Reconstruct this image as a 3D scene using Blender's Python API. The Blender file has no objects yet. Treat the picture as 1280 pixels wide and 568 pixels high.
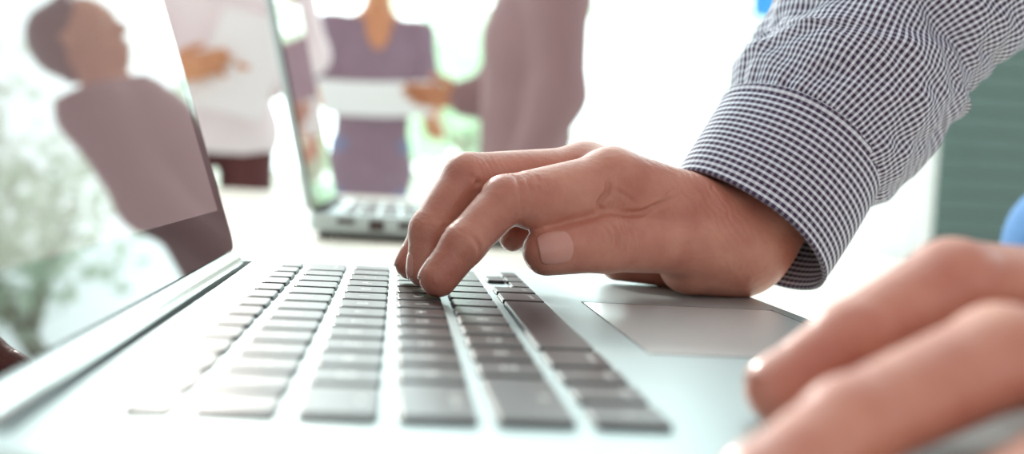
import bpy, bmesh, math, random
import numpy as np
from mathutils import Vector, Matrix

random.seed(7); np.random.seed(7)
S = bpy.context.scene
COL = S.collection
ZT = 762.0                      # laptop frame (mm): x to the user, y away from the camera, z up from the key tops

def V(x, y=None, z=None):       # laptop millimetres -> world metres
    if y is None: x, y, z = x
    return Vector((x / 1000, y / 1000, (z + ZT) / 1000))

# ------------------------------------------------------------------ camera
CAM = np.array([47.92, -191.34, 47.96]); YAW, PIT, ROL, FPX = .115, .058, .059, 1282.0
_cy, _sy, _cp, _sp, _cr, _sr = math.cos(YAW), math.sin(YAW), math.cos(PIT), math.sin(PIT), math.cos(ROL), math.sin(ROL)
FW = np.array([_sy * _cp, _cy * _cp, -_sp]); RT = np.array([_cy, -_sy, 0]); UP = np.cross(RT, FW)
R2 = _cr * RT + _sr * UP; U2 = -_sr * RT + _cr * UP
def at(x, y, Y):                # a photo pixel and its distance Y -> a point in the laptop frame
    d = FW + R2 * (x - 640) / FPX - U2 * (y - 284) / FPX
    return CAM + d * (Y - CAM[1]) / d[1]
cd = bpy.data.cameras.new('camera'); cam = bpy.data.objects.new('camera', cd); COL.objects.link(cam)
cd.sensor_width = 36; cd.lens = 36 * FPX / 1280; cd.clip_start = .01; cd.clip_end = 300
M = Matrix(((R2[0], U2[0], -FW[0]), (R2[1], U2[1], -FW[1]), (R2[2], U2[2], -FW[2]))).to_4x4()
M.translation = V(CAM); cam.matrix_world = M
cd.dof.use_dof = True; cd.dof.focus_distance = .388; cd.dof.aperture_fstop = 5.6
S.camera = cam

# ------------------------------------------------------------------ sky, sun, exposure
S.view_settings.view_transform = 'Standard'; S.view_settings.look = 'None'
S.view_settings.exposure = 0.0; S.view_settings.gamma = 1; S.view_settings.use_curve_mapping = False
W = bpy.data.worlds.new('sky'); S.world = W; W.use_nodes = True
nt = W.node_tree; nt.nodes.clear()
def N(t, k, **kw):
    n = t.nodes.new(k)
    for a, b in kw.items():
        if a in n.inputs: n.inputs[a].default_value = b
        else: setattr(n, a, b)
    return n
tc = N(nt, 'ShaderNodeTexCoord'); sx = N(nt, 'ShaderNodeSeparateXYZ'); nt.links.new(tc.outputs['Generated'], sx.inputs[0])
mr = N(nt, 'ShaderNodeMapRange'); mr.interpolation_type = 'SMOOTHSTEP'
SKY_FRONT, SKY_BACK, SKY_TOP = 4.4, 1.05, .45   # ahead, behind, share left overhead
mr.inputs['From Min'].default_value = -.35; mr.inputs['From Max'].default_value = .55
mr.inputs['To Min'].default_value = SKY_BACK; mr.inputs['To Max'].default_value = SKY_FRONT
nt.links.new(sx.outputs['Y'], mr.inputs['Value'])
bg = N(nt, 'ShaderNodeBackground'); mc = N(nt, 'ShaderNodeMapRange'); mc.inputs['From Min'].default_value = -.3; mc.inputs['From Max'].default_value = .4; nt.links.new(sx.outputs['Y'], mc.inputs['Value'])
mxc = N(nt, 'ShaderNodeMixRGB'); mxc.inputs[1].default_value = (1, .95, .93, 1); mxc.inputs[2].default_value = (.82, 1.0, .985, 1)
nt.links.new(mc.outputs[0], mxc.inputs[0]); nt.links.new(mxc.outputs[0], bg.inputs['Color'])
mz = N(nt, 'ShaderNodeMapRange'); mz.inputs['From Min'].default_value = .25; mz.inputs['From Max'].default_value = .95
mz.inputs['To Min'].default_value = 1; mz.inputs['To Max'].default_value = SKY_TOP; nt.links.new(sx.outputs['Z'], mz.inputs['Value'])
mm_ = N(nt, 'ShaderNodeMath', operation='MULTIPLY'); nt.links.new(mr.outputs[0], mm_.inputs[0]); nt.links.new(mz.outputs[0], mm_.inputs[1])
nt.links.new(mm_.outputs[0], bg.inputs['Strength'])
wo = N(nt, 'ShaderNodeOutputWorld'); nt.links.new(bg.outputs[0], wo.inputs[0])
ld = bpy.data.lights.new('sun', 'SUN'); ld.energy = 3.0; ld.angle = math.radians(7); ld.color = (1, .95, .88)
sun = bpy.data.objects.new('sun', ld); COL.objects.link(sun)
sun.rotation_euler = Vector((.22, -.87, -.44)).to_track_quat('-Z', 'Y').to_euler(); sun.location = (-3, 9, 6)

# ------------------------------------------------------------------ materials
def mat(name, col, rough=.5, metal=0., spec=.5, noise=0., nscale=40., bump=0., bscale=200., sss=0., emit=None, coat=0., ramp=None):
    m = bpy.data.materials.new(name); m.use_nodes = True; t = m.node_tree; b = t.nodes['Principled BSDF']
    b.inputs['Base Color'].default_value = (*col, 1); b.inputs['Roughness'].default_value = rough
    b.inputs['Metallic'].default_value = metal; b.inputs['Specular IOR Level'].default_value = spec
    b.inputs['Coat Weight'].default_value = coat; b.inputs['Coat Roughness'].default_value = .3
    tcn = N(t, 'ShaderNodeTexCoord')
    if noise or ramp:
        nz = N(t, 'ShaderNodeTexNoise'); nz.inputs['Scale'].default_value = nscale; nz.inputs['Detail'].default_value = 5
        t.links.new(tcn.outputs['Object'], nz.inputs['Vector'])
        mx = N(t, 'ShaderNodeMixRGB')
        mx.inputs[1].default_value = (*[c * (1 - noise) for c in col], 1)
        mx.inputs[2].default_value = (*(ramp or [min(1, c * (1 + noise)) for c in col]), 1)
        t.links.new(nz.outputs['Fac'], mx.inputs[0]); t.links.new(mx.outputs[0], b.inputs['Base Color'])
    if bump:
        nb = N(t, 'ShaderNodeTexNoise'); nb.inputs['Scale'].default_value = bscale; nb.inputs['Detail'].default_value = 4
        t.links.new(tcn.outputs['Object'], nb.inputs['Vector'])
        bp = N(t, 'ShaderNodeBump'); bp.inputs['Strength'].default_value = bump; bp.inputs['Distance'].default_value = .001
        t.links.new(nb.outputs['Fac'], bp.inputs['Height']); t.links.new(bp.outputs[0], b.inputs['Normal'])
    if sss:
        b.inputs['Subsurface Weight'].default_value = sss; b.inputs['Subsurface Radius'].default_value = (1, .35, .2)
        b.inputs['Subsurface Scale'].default_value = .004
    if emit:
        b.inputs['Emission Color'].default_value = (*emit[0], 1); b.inputs['Emission Strength'].default_value = emit[1]
    return m

def skin_material(name, col, dark):
    m = mat(name, col, .37, spec=.5, sss=.15); t = m.node_tree; b = t.nodes['Principled BSDF']
    tcn = N(t, 'ShaderNodeTexCoord')
    n1 = N(t, 'ShaderNodeTexNoise'); n1.inputs['Scale'].default_value = 60; n1.inputs['Detail'].default_value = 6
    mx = N(t, 'ShaderNodeMixRGB'); mx.inputs[1].default_value = (*dark, 1); mx.inputs[2].default_value = (*col, 1)
    rp = N(t, 'ShaderNodeMapRange'); rp.inputs['From Min'].default_value = .3; rp.inputs['From Max'].default_value = .65
    t.links.new(tcn.outputs['Object'], n1.inputs['Vector']); t.links.new(n1.outputs['Fac'], rp.inputs['Value'])
    t.links.new(rp.outputs[0], mx.inputs[0]); t.links.new(mx.outputs[0], b.inputs['Base Color'])
    v = N(t, 'ShaderNodeTexVoronoi'); v.inputs['Scale'].default_value = 900; v.feature = 'DISTANCE_TO_EDGE'
    n2 = N(t, 'ShaderNodeTexNoise'); n2.inputs['Scale'].default_value = 350; n2.inputs['Detail'].default_value = 5
    t.links.new(tcn.outputs['Object'], v.inputs['Vector']); t.links.new(tcn.outputs['Object'], n2.inputs['Vector'])
    b1 = N(t, 'ShaderNodeBump'); b1.inputs['Strength'].default_value = .25; b1.inputs['Distance'].default_value = .0004
    b2 = N(t, 'ShaderNodeBump'); b2.inputs['Strength'].default_value = .5; b2.inputs['Distance'].default_value = .0006
    t.links.new(v.outputs['Distance'], b1.inputs['Height']); t.links.new(n2.outputs['Fac'], b2.inputs['Height'])
    t.links.new(b1.outputs[0], b2.inputs['Normal']); t.links.new(b2.outputs[0], b.inputs['Normal'])
    return m

SKIN = skin_material('skin_warm', (.59, .27, .195), (.46, .165, .118))
SKIN_TAN = mat('skin_tan', (.62, .29, .15), .5, noise=.1, nscale=12)
NAIL = mat('fingernail', (.60, .30, .245), .26, spec=.5, noise=.06, nscale=90)
ALU = mat('brushed_aluminium', (.45, .525, .53), .38, metal=.6, bump=.05, bscale=900)
ALU_PAD = mat('trackpad_glass', (.66, .70, .70), .25, metal=.45, spec=.5)
ALU_EDGE = mat('polished_edge', (.8, .82, .82), .2, metal=.9)
BLACK = mat('key_plastic', (.022, .015, .017), .285, spec=.72, bump=.04, bscale=1500)
WELL = mat('key_well', (.012, .010, .011), .6)
LEGEND = mat('key_legend', (.75, .75, .75), .5)
GLASS = mat('display_glass', (.020, .010, .012), .018, spec=.95)
BEZEL = GLASS
DISPLAY = mat('display_lit', (.020, .010, .012), .018, spec=.95, emit=((.85, .62, .62), .20))
RUBBER = mat('rubber', (.03, .03, .03), .8)
PORT = mat('port_dark', (.05, .03, .03), .5)
WOOD = mat('table_wood', (.80, .73, .62), .30, spec=.6, ramp=(.86, .79, .68), noise=.06, nscale=6)
PAPER = mat('paper', (.86, .86, .86), .7)
HAIR = mat('dark_hair', (.05, .03, .02), .5, bump=.6, bscale=120)
WHITEPAINT = mat('white_paint', (.85, .87, .86), .5)

# ------------------------------------------------------------------ mesh helpers
def link(o, parent=None):
    COL.objects.link(o)
    if parent is not None: o.parent = parent
    return o
def tag(o, label=None, cat=None, group=None, kind=None):
    if label: o['label'] = label
    if cat: o['category'] = cat
    if group: o['group'] = group
    if kind: o['kind'] = kind
    return o
def empty(name, loc, label, cat, group=None):
    o = bpy.data.objects.new(name, None); o.location = loc; o.empty_display_size = .02
    COL.objects.link(o); return tag(o, label, cat, group)
def mesh_obj(name, verts, faces, m, parent=None, smooth=False, at_loc=None):
    """verts in world metres; stored relative to the parent's (unrotated) location"""
    off = Vector(at_loc) if at_loc is not None else Vector((0, 0, 0))
    p = parent; base = Vector((0, 0, 0))
    while p is not None: base = base + p.location; p = p.parent
    me = bpy.data.meshes.new(name)
    vv = np.asarray(verts, dtype=float) - np.array(base + off if parent is None else base) if len(verts) else verts
    me.from_pydata([tuple(v) for v in vv], [], [tuple(int(i) for i in f) for f in faces]); me.update()
    me.materials.append(m)
    if smooth: me.polygons.foreach_set('use_smooth', [True] * len(me.polygons))
    o = bpy.data.objects.new(name, me)
    if parent is None: o.location = off
    return link(o, parent)

class MB:
    """collects shapes (laptop mm) into one mesh"""
    def __init__(s): s.v = []; s.f = []
    def add(s, vs, fs):
        b = len(s.v); s.v += [tuple(v) for v in vs]; s.f += [tuple(i + b for i in f) for f in fs]; return s
    def loops(s, rings, cap0=True, cap1=True):
        n = len(rings[0]); vs = [p for r in rings for p in r]; fs = []
        for k in range(len(rings) - 1):
            for i in range(n):
                j = (i + 1) % n; fs.append((k * n + i, k * n + j, (k + 1) * n + j, (k + 1) * n + i))
        if cap0: fs.append(tuple(range(n - 1, -1, -1)))
        if cap1: fs.append(tuple((len(rings) - 1) * n + i for i in range(n)))
        return s.add(vs, fs)
    def rbox(s, x0, x1, y0, y1, z0, z1, r=2, ch=.4, seg=4):
        a = [(*p, z0 + ch) for p in rrect(x0, x1, y0, y1, r, seg)]
        rings = [[(*p, z0) for p in rrect(x0 + ch, x1 - ch, y0 + ch, y1 - ch, max(r - ch, .05), seg)], a,
                 [(*p, z1 - ch) for p in rrect(x0, x1, y0, y1, r, seg)],
                 [(*p, z1) for p in rrect(x0 + ch, x1 - ch, y0 + ch, y1 - ch, max(r - ch, .05), seg)]]
        return s.loops(rings)
    def tube(s, pts, r, n=16, caps=True):
        pts = [np.array(p, float) for p in pts]; rr = r if hasattr(r, '__len__') else [r] * len(pts); rings = []
        t = pts[1] - pts[0]; t /= np.linalg.norm(t); u = np.cross(t, [0, 0, 1.]); u = u if np.linalg.norm(u) > .1 else np.cross(t, [1., 0, 0])
        for k, p in enumerate(pts):
            d = pts[min(k + 1, len(pts) - 1)] - pts[max(k - 1, 0)]; d /= np.linalg.norm(d) + 1e-12
            u = u - d * (u @ d); u /= np.linalg.norm(u); w = np.cross(d, u)
            rings.append([p + rr[k] * (math.cos(a) * u + math.sin(a) * w) for a in np.arange(n) * 2 * math.pi / n])
        return s.loops(rings, caps, caps)
    def build(s, name, m, parent=None, smooth=False, mm=True, loc=None, xf=None):
        v = np.array(s.v, float)
        if xf is not None: v = xf(v)
        if mm: v = v / 1000 + np.array([0, 0, ZT / 1000])
        if loc is None and parent is None: c = (v.min(0) + v.max(0)) / 2; loc = (c[0], c[1], v[:, 2].min())
        o = mesh_obj(name, v, s.f, m, parent, smooth, loc)
        return o
def rrect(x0, x1, y0, y1, r, seg=4):
    o = []; r = min(r, (x1 - x0) / 2 - 1e-3, (y1 - y0) / 2 - 1e-3)
    for cx, cy, a0 in ((x1 - r, y1 - r, 0), (x0 + r, y1 - r, 90), (x0 + r, y0 + r, 180), (x1 - r, y0 + r, 270)):
        for k in range(seg + 1):
            a = math.radians(a0 + 90 * k / seg); o.append((cx + r * math.cos(a), cy + r * math.sin(a)))
    return o
def autosmooth(o, deg=35):
    o.data.polygons.foreach_set('use_smooth', [True] * len(o.data.polygons))
    bm = bmesh.new(); bm.from_mesh(o.data)
    for e in bm.edges:
        if len(e.link_faces) == 2 and e.calc_face_angle(0) > math.radians(deg): e.smooth = False
    bm.to_mesh(o.data); bm.free(); return o

# ------------------------------------------------------------------ implicit surfaces
def cap(P, pr):
    a, b, r0, r1 = pr[:4]; a = np.asarray(a, np.float32); b = np.asarray(b, np.float32)
    Q = P
    if len(pr) > 4 and pr[4] is not None:                # flattened along an axis
        n, fac = np.asarray(pr[4][0], np.float32), pr[4][1]; n = n / np.linalg.norm(n)
        Q = P + np.outer(((P - (a + b) / 2) @ n) * (1 / fac - 1), n)
        ab = b - a; a = a + n * (((a - (a + b) / 2) @ n) * (1 / fac - 1)); b = b + n * (((b - (np.asarray(pr[0]) + np.asarray(pr[1])) / 2) @ n) * (1 / fac - 1))
        a = a.astype(np.float32); b = b.astype(np.float32)
    ab = b - a; L = float(ab @ ab) + 1e-9
    t = np.clip((Q - a) @ ab / L, 0, 1)
    d = np.sqrt((((Q - a) - t[:, None] * ab) ** 2).sum(1)) - (r0 + (r1 - r0) * t)
    return d
def smin(a, b, k):
    if k <= 0: return np.minimum(a, b)
    h = np.maximum(k - np.abs(a - b), 0) / k
    return np.minimum(a, b) - h * h * k * .25
def chain(prims, k):
    def f(P):
        d = None
        for p in prims:
            c = cap(P, p); d = c if d is None else smin(d, c, k)
        return d
    return f
def union(fs, k=0):
    def f(P):
        d = None
        for g in fs:
            c = g(P); d = c if d is None else smin(d, c, k)
        return d
    return f
def blend(f, g, k): return lambda P: smin(f(P), g(P), k)
def cut(f, planes):             # keep the side of each plane its normal points away from
    def h(P):
        d = f(P)
        for o, n in planes:
            if isinstance(o, str): d = np.maximum(d, -cap(P, n)); continue
            n = np.asarray(n, float); n = n / np.linalg.norm(n); d = np.maximum(d, ((P - np.asarray(o)) @ n).astype(np.float32))
        return d
    return h
def surface(fn, lo, hi, h):
    """naive surface nets on a sparse grid"""
    lo = np.asarray(lo, float); hi = np.asarray(hi, float); B = 4
    nb = np.ceil((hi - lo) / (h * B)).astype(int) + 1; n = nb * B
    g = [lo[i] + (np.arange(nb[i]) + .5) * h * B - h * .5 for i in range(3)]
    Cc = np.stack(np.meshgrid(*g, indexing='ij'), -1).reshape(-1, 3).astype(np.float32)
    dc = np.concatenate([fn(Cc[i:i + 400000]) for i in range(0, len(Cc), 400000)]).reshape(nb)
    D = np.repeat(np.repeat(np.repeat(dc, B, 0), B, 1), B, 2).astype(np.float32)
    near = np.repeat(np.repeat(np.repeat(np.abs(dc) < h * B * 2.0, B, 0), B, 1), B, 2)
    idx = np.argwhere(near)
    for i in range(0, len(idx), 400000):
        j = idx[i:i + 400000]; D[j[:, 0], j[:, 1], j[:, 2]] = fn((lo + j * h).astype(np.float32))
    ins = D < 0
    A = np.zeros(np.array(D.shape) - 1, np.uint8)
    cs = [(a, b, c) for a in (0, 1) for b in (0, 1) for c in (0, 1)]
    sl = lambda a, s: slice(a, s - 1 + a)
    for c in cs: A += ins[sl(c[0], D.shape[0]), sl(c[1], D.shape[1]), sl(c[2], D.shape[2])]
    cells = np.argwhere((A > 0) & (A < 8)); vid = -np.ones(A.shape, int); vid[tuple(cells.T)] = np.arange(len(cells))
    acc = np.zeros((len(cells), 3)); cnt = np.zeros(len(cells))
    val = {c: D[cells[:, 0] + c[0], cells[:, 1] + c[1], cells[:, 2] + c[2]] for c in cs}
    for c in cs:
        for ax in range(3):
            if c[ax]: continue
            e = list(c); e[ax] = 1; e = tuple(e); a, b = val[c], val[e]; m = (a < 0) != (b < 0)
            t = np.where(m, a / np.where(m, a - b, 1), 0)
            p = np.tile(np.array(c, float), (len(cells), 1)); p[:, ax] += t
            acc[m] += p[m]; cnt[m] += 1
    v = lo + (cells + acc / cnt[:, None]) * h
    F = []
    for ax in range(3):
        s0 = [slice(None)] * 3; s1 = [slice(None)] * 3; s0[ax] = slice(0, -1); s1[ax] = slice(1, None)
        m = ins[tuple(s0)] != ins[tuple(s1)]
        e = np.argwhere(m); b, c = (ax + 1) % 3, (ax + 2) % 3
        ok = (e[:, b] > 0) & (e[:, c] > 0) & (e[:, b] < A.shape[b]) & (e[:, c] < A.shape[c]); e = e[ok]
        q = []
        for db, dcv in ((1, 1), (0, 1), (0, 0), (1, 0)):
            k = e.copy(); k[:, b] -= db; k[:, c] -= dcv; q.append(vid[tuple(k.T)])
        q = np.stack(q, 1); flip = ~ins[tuple(e.T)]
        q[flip] = q[flip][:, ::-1]; F.append(q)
    return v, np.concatenate(F)
def bounds(prims, pad):
    p = np.array([x for pr in prims for x in (np.asarray(pr[0]) - max(pr[2], pr[3]), np.asarray(pr[0]) + max(pr[2], pr[3]), np.asarray(pr[1]) - max(pr[2], pr[3]), np.asarray(pr[1]) + max(pr[2], pr[3]))])
    return p.min(0) - pad, p.max(0) + pad
def grad(fn, P, e=.3):
    P = np.asarray(P, np.float32); g = np.stack([fn(P + np.eye(3, dtype=np.float32)[i] * e) - fn(P - np.eye(3, dtype=np.float32)[i] * e) for i in range(3)], 1)
    return g / (np.linalg.norm(g, axis=1, keepdims=True) + 1e-9)
def join(parts):
    vs, fs, b = [], [], 0
    for v, f in parts: vs.append(v); fs.append(f + b); b += len(v)
    return np.concatenate(vs), np.concatenate(fs)
def spline(ctrl, n):
    ctrl = np.array(ctrl, float); k = len(ctrl); c = np.vstack([2 * ctrl[0] - ctrl[1], ctrl, 2 * ctrl[-1] - ctrl[-2]]); o = []
    for t_ in np.linspace(0, k - 1 - 1e-6, n):
        i = int(t_); f_ = t_ - i; p0, p1, p2, p3 = c[i:i + 4]
        o.append(.5 * ((2 * p1) + (-p0 + p2) * f_ + (2 * p0 - 5 * p1 + 4 * p2 - p3) * f_ ** 2 + (-p0 + 3 * p1 - 3 * p2 + p3) * f_ ** 3))
    return np.array(o)
def mmw(v): return np.asarray(v) / 1000 + np.array([0, 0, ZT / 1000])

# ================================================================== THE SETTING
def slab(name, x0, x1, y0, y1, z0, z1, m, kind='structure'):   # world metres
    b = MB(); b.add([(x, y, z) for x in (x0, x1) for y in (y0, y1) for z in (z0, z1)],
                    [(0, 1, 3, 2), (4, 6, 7, 5), (0, 4, 5, 1), (2, 3, 7, 6), (0, 2, 6, 4), (1, 5, 7, 3)])
    o = b.build(name, m, None, mm=False); o['kind'] = kind; return o
FLOOR = mat('floor_tiles', (.62, .64, .62), .3, noise=.05, nscale=3)
slab('floor', -7, 7, -3, 6.1, -.1, 0, FLOOR)
slab('wall_back', -7, 3.40, 6.0, 6.12, 0, .40, WHITEPAINT)
slab('wall_right', 3.40, 7, 6.0, 6.12, 0, 3.3, WHITEPAINT)
slab('trim_1', -7, 3.40, 6.0, 6.12, 3.16, 3.3, WHITEPAINT)
gm = bpy.data.materials.new('window_glass'); gm.use_nodes = True; t = gm.node_tree; t.nodes.clear()
tr = N(t, 'ShaderNodeBsdfTransparent'); gl = N(t, 'ShaderNodeBsdfGlossy'); gl.inputs['Roughness'].default_value = .02
fr = N(t, 'ShaderNodeFresnel'); fr.inputs['IOR'].default_value = 1.35; ms = N(t, 'ShaderNodeMixShader'); out = N(t, 'ShaderNodeOutputMaterial')
t.links.new(fr.outputs[0], ms.inputs[0]); t.links.new(tr.outputs[0], ms.inputs[1]); t.links.new(gl.outputs[0], ms.inputs[2]); t.links.new(ms.outputs[0], out.inputs[0])
for i, (x0, x1) in enumerate(((-7, -2.6), (-2.6, 3.40))):
    b = MB()
    for a0, a1, c0, c1 in ((x0, x0 + .05, .4, 3.16), (x1 - .05, x1, .4, 3.16), (x0, x1, .4, .45), (x0, x1, 3.11, 3.16)):
        b.add([(x, y, z) for x in (a0, a1) for y in (6.02, 6.08) for z in (c0, c1)],
              [(0, 1, 3, 2), (4, 6, 7, 5), (0, 4, 5, 1), (2, 3, 7, 6), (0, 2, 6, 4), (1, 5, 7, 3)])
    w = b.build('window_%d' % (i + 1), WHITEPAINT, None, mm=False); w['kind'] = 'structure'
    p = MB().add([(x0 + .05, 6.05, .45), (x1 - .05, 6.05, .45), (x1 - .05, 6.05, 3.11), (x0 + .05, 6.05, 3.11)], [(0, 1, 2, 3)])
    p.build('glass_pane', gm, w, mm=False)
# green slatted blind on the right, white curtain at the window's edge
BLIND = mat('blind_green', (.135, .235, .21), .55, noise=.12, nscale=2)
prof = []
nsl = 22
b = MB(); z0, z1, x0, x1, yb = .30, 3.15, 3.40, 6.2, 5.93
for k in range(nsl):
    za = z0 + (z1 - z0) * k / nsl; zb = z0 + (z1 - z0) * (k + 1) / nsl - .006
    ring = lambda x: [(x, yb - .020, za), (x, yb - .006, zb), (x, yb + .004, zb), (x, yb - .010, za)]
    b.loops([ring(x0), ring(x1)])
bl = empty('slatted_blind', (4.7, yb, z0), 'grey green blind of closed horizontal slats at right behind the checked sleeve', 'blind')
b.build('slats', BLIND, bl, mm=False)
MB().add([(x, y, z) for x in (x0 - .02, x1 + .02) for y in (yb - .05, yb + .03) for z in (z1, z1 + .06)],
         [(0, 1, 3, 2), (4, 6, 7, 5), (0, 4, 5, 1), (2, 3, 7, 6), (0, 2, 6, 4), (1, 5, 7, 3)]).build('head_rail', WHITEPAINT, bl, mm=False)
cm = mat('curtain_white', (.94, .97, .96), .8); t = cm.node_tree; pb = t.nodes['Principled BSDF']
tl = N(t, 'ShaderNodeBsdfTranslucent'); tl.inputs[0].default_value = (.96, 1, .99, 1); ms = N(t, 'ShaderNodeMixShader'); ms.inputs[0].default_value = .22
t.links.new(pb.outputs[0], ms.inputs[1]); t.links.new(tl.outputs[0], ms.inputs[2]); t.links.new(ms.outputs[0], t.nodes['Material Output'].inputs[0])
vs, fs = [], []
nx = 90
for j, z in enumerate((.04, 1.6, 3.12)):
    for i in range(nx + 1):
        u = i / nx; vs.append((2.66 + .72 * u, 5.86 + .045 * math.sin(u * 2 * math.pi * 6.5) + .015 * math.sin(u * 31 + j), z))
for j in range(2):
    for i in range(nx): a = j * (nx + 1) + i; fs.append((a, a + 1, a + nx + 2, a + nx + 1))
cu = mesh_obj('curtain', vs, fs, cm, None, True, (2.9, 5.86, .04)); tag(cu, 'white sheer curtain hanging in folds beside the green blind', 'curtain')
MB().tube([(2.3, 5.86, 3.15), (3.25, 5.86, 3.15)], .012).build('curtain_rail', WHITEPAINT, cu, mm=False)

# outdoors
slab('ground', -40, 40, 6.2, 60, -.35, -.15, mat('lawn', (.66, .74, .62), .9, noise=.1, nscale=.6))
lm = bpy.data.materials.new('leaf'); lm.use_nodes = True; t = lm.node_tree; t.nodes.clear()
df = N(t, 'ShaderNodeBsdfDiffuse'); df.inputs[0].default_value = (.72, .86, .72, 1)
tl = N(t, 'ShaderNodeBsdfTranslucent'); tl.inputs[0].default_value = (.88, 1.0, .90, 1)
ms = N(t, 'ShaderNodeMixShader'); ms.inputs[0].default_value = .78; out = N(t, 'ShaderNodeOutputMaterial')
t.links.new(df.outputs[0], ms.inputs[1]); t.links.new(tl.outputs[0], ms.inputs[2]); t.links.new(ms.outputs[0], out.inputs[0])
BARK = mat('bark', (.55, .52, .46), .9, noise=.25, nscale=8, bump=.6, bscale=20)
def tree(x, y, h, r, seed, label, n=1500):
    rg = np.random.RandomState(seed)
    root = empty('tree', (x, y, -.15), label, 'tree', 'trees outside the window')
    tb = MB(); tb.tube([(x, y, -.15), (x + .05, y, h * .3), (x - .05, y + .05, h * .62)], [.16, .12, .07], 10)
    for a in range(5):
        an = a * 1.3 + seed; tb.tube([(x, y, h * .33 + .1 * a), (x + r * .6 * math.cos(an), y + r * .6 * math.sin(an), h * .55 + .15 * a)], [.06, .02], 8)
    tb.build('trunk', BARK, root, smooth=True, mm=False)
    cl = [(np.array([x + r * .65 * math.cos(a) * q, y + r * .65 * math.sin(a) * q, h * (.45 + .45 * w)]), r * (.35 + .3 * e))
          for a, q, w, e in zip(rg.rand(14) * 6.28, rg.rand(14) ** .5, rg.rand(14), rg.rand(14))]
    vs, fs = [], []
    for k in range(n):
        c, rr = cl[rg.randint(14)]; d = rg.normal(size=3); d /= np.linalg.norm(d); p = c + d * rr * rg.rand() ** .4
        u = rg.normal(size=3); u /= np.linalg.norm(u); w = np.cross(u, rg.normal(size=3)); w /= np.linalg.norm(w); s = .10 + .09 * rg.rand()
        b0 = len(vs); vs += [p - u * s, p + w * s * .45, p + u * s, p - w * s * .45]; fs.append((b0, b0 + 1, b0 + 2, b0 + 3))
    mesh_obj('foliage', vs, fs, lm, root)
tree(.80, 10, 2.2, 1.3, 1, 'low leafy green tree outside, seen between the two standing people in dark clothes', 1100)
tree(4.5, 12, 4.0, 2.2, 2, 'leafy green tree outside, behind the checked sleeve', 750)
tree(7.0, 16, 5.0, 2.0, 4, 'taller leafy tree farther back outside, mirrored at the left edge of the big screen', 750)
AWN = mat('awning_blue', (.10, .36, .66), .7); t = AWN.node_tree; pb = t.nodes['Principled BSDF']
tl = N(t, 'ShaderNodeBsdfTranslucent'); tl.inputs[0].default_value = (.12, .45, .75, 1); ms = N(t, 'ShaderNodeMixShader'); ms.inputs[0].default_value = .6
t.links.new(pb.outputs[0], ms.inputs[1]); t.links.new(tl.outputs[0], ms.inputs[2]); t.links.new(ms.outputs[0], t.nodes['Material Output'].inputs[0])
aw = empty('awning', (4.6, 8.6, -.15), 'blue fabric awning outside the window, just past the top of the checked sleeve', 'awning')
b = MB(); n_ = 24; tp, lw = [], []
for i in range(n_ + 1):
    x = 2.92 + 3.1 * i / n_; sc = .03 * abs(math.sin(i * math.pi / 2)); tp += [(x, 8.9, 3.05), (x, 8.2, 2.42), (x, 8.19, 2.20 - sc)]
b.add(tp, [(3 * i + k, 3 * i + 3 + k, 3 * i + 4 + k, 3 * i + 1 + k) for i in range(n_) for k in (0, 1)])
o = b.build('canopy', AWN, aw, mm=False); md = o.modifiers.new('thickness', 'SOLIDIFY'); md.thickness = .01
for x in (3.9, 5.96): MB().tube([(x, 8.26, -.15), (x, 8.26, 2.46)], .03).build('post', WHITEPAINT, aw, mm=False)

# ================================================================== TABLE
tbl = empty('conference_table', (-.15, .55, 0), 'long pale wooden conference table under both laptops', 'table')
MB().rbox(-950, 560, -620, 1760, -46, -22, 30, 3, 6).build('table_top', WOOD, tbl)
for x in (-850, 460):
    for y in (-520, 1660):
        MB().rbox(x - 35, x + 35, y - 35, y + 35, -762, -46.2, 6, 2).build('leg', WOOD, tbl)

# ================================================================== LAPTOP
PITCH, GAP = 19.05, 3.7
def deck_mesh(x0, x1, y0, y1, zt, zb, notch, ch=.5):
    def outline(i):
        o = [p for p in rrect(x0 + i, x1 - i, y0 + i, y1 - i, 11, 8)]
        # right corners come first; insert the hinge notch on the x0 side
        res = []
        for p in o[:18]: res.append(p)                       # far corners
        n0, n1, nx = notch
        res += [(x0 + i, n1 + i * 0), (nx + i, n1), (nx + i, n0), (x0 + i, n0)]
        for p in o[18:]: res.append(p)
        return res
    b = MB()
    b.loops([[(*p, zb) for p in outline(6)], [(*p, zb + 3) for p in outline(1.5)], [(*p, zb + 8) for p in outline(0)], [(*p, zt - ch) for p in outline(0)], [(*p, zt) for p in outline(ch)]])
    return b
lap = empty('laptop', V(85, 136, -22), 'large open silver laptop with black keys filling the foreground', 'laptop')
o = deck_mesh(-29, 202, -26, 299, -1.5, -20, (-13, 286, -15)).build('base', ALU, lap); autosmooth(o, 30)
for x in (-15, 188):
    for y in (-12, 285):
        MB().rbox(x - 6, x + 6, y - 6, y + 6, -22, -19.6, 5.8, .4).build('rubber_foot', RUBBER, lap)
MB().rbox(120.5, 195, 85, 190, -1.62, -1.42, 3, .08).build('trackpad', ALU_PAD, lap)
b = MB()
for x0, x1, y0, y1 in ((120.1, 195.4, 190.05, 190.45), (120.1, 195.4, 84.55, 84.95), (120.1, 120.45, 84.6, 190.4), (195.05, 195.4, 84.6, 190.4)):
    b.rbox(x0, x1, y0, y1, -1.6, -1.38, .1, .02, 1)
b.build('trackpad_seam', WELL, lap)
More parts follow.
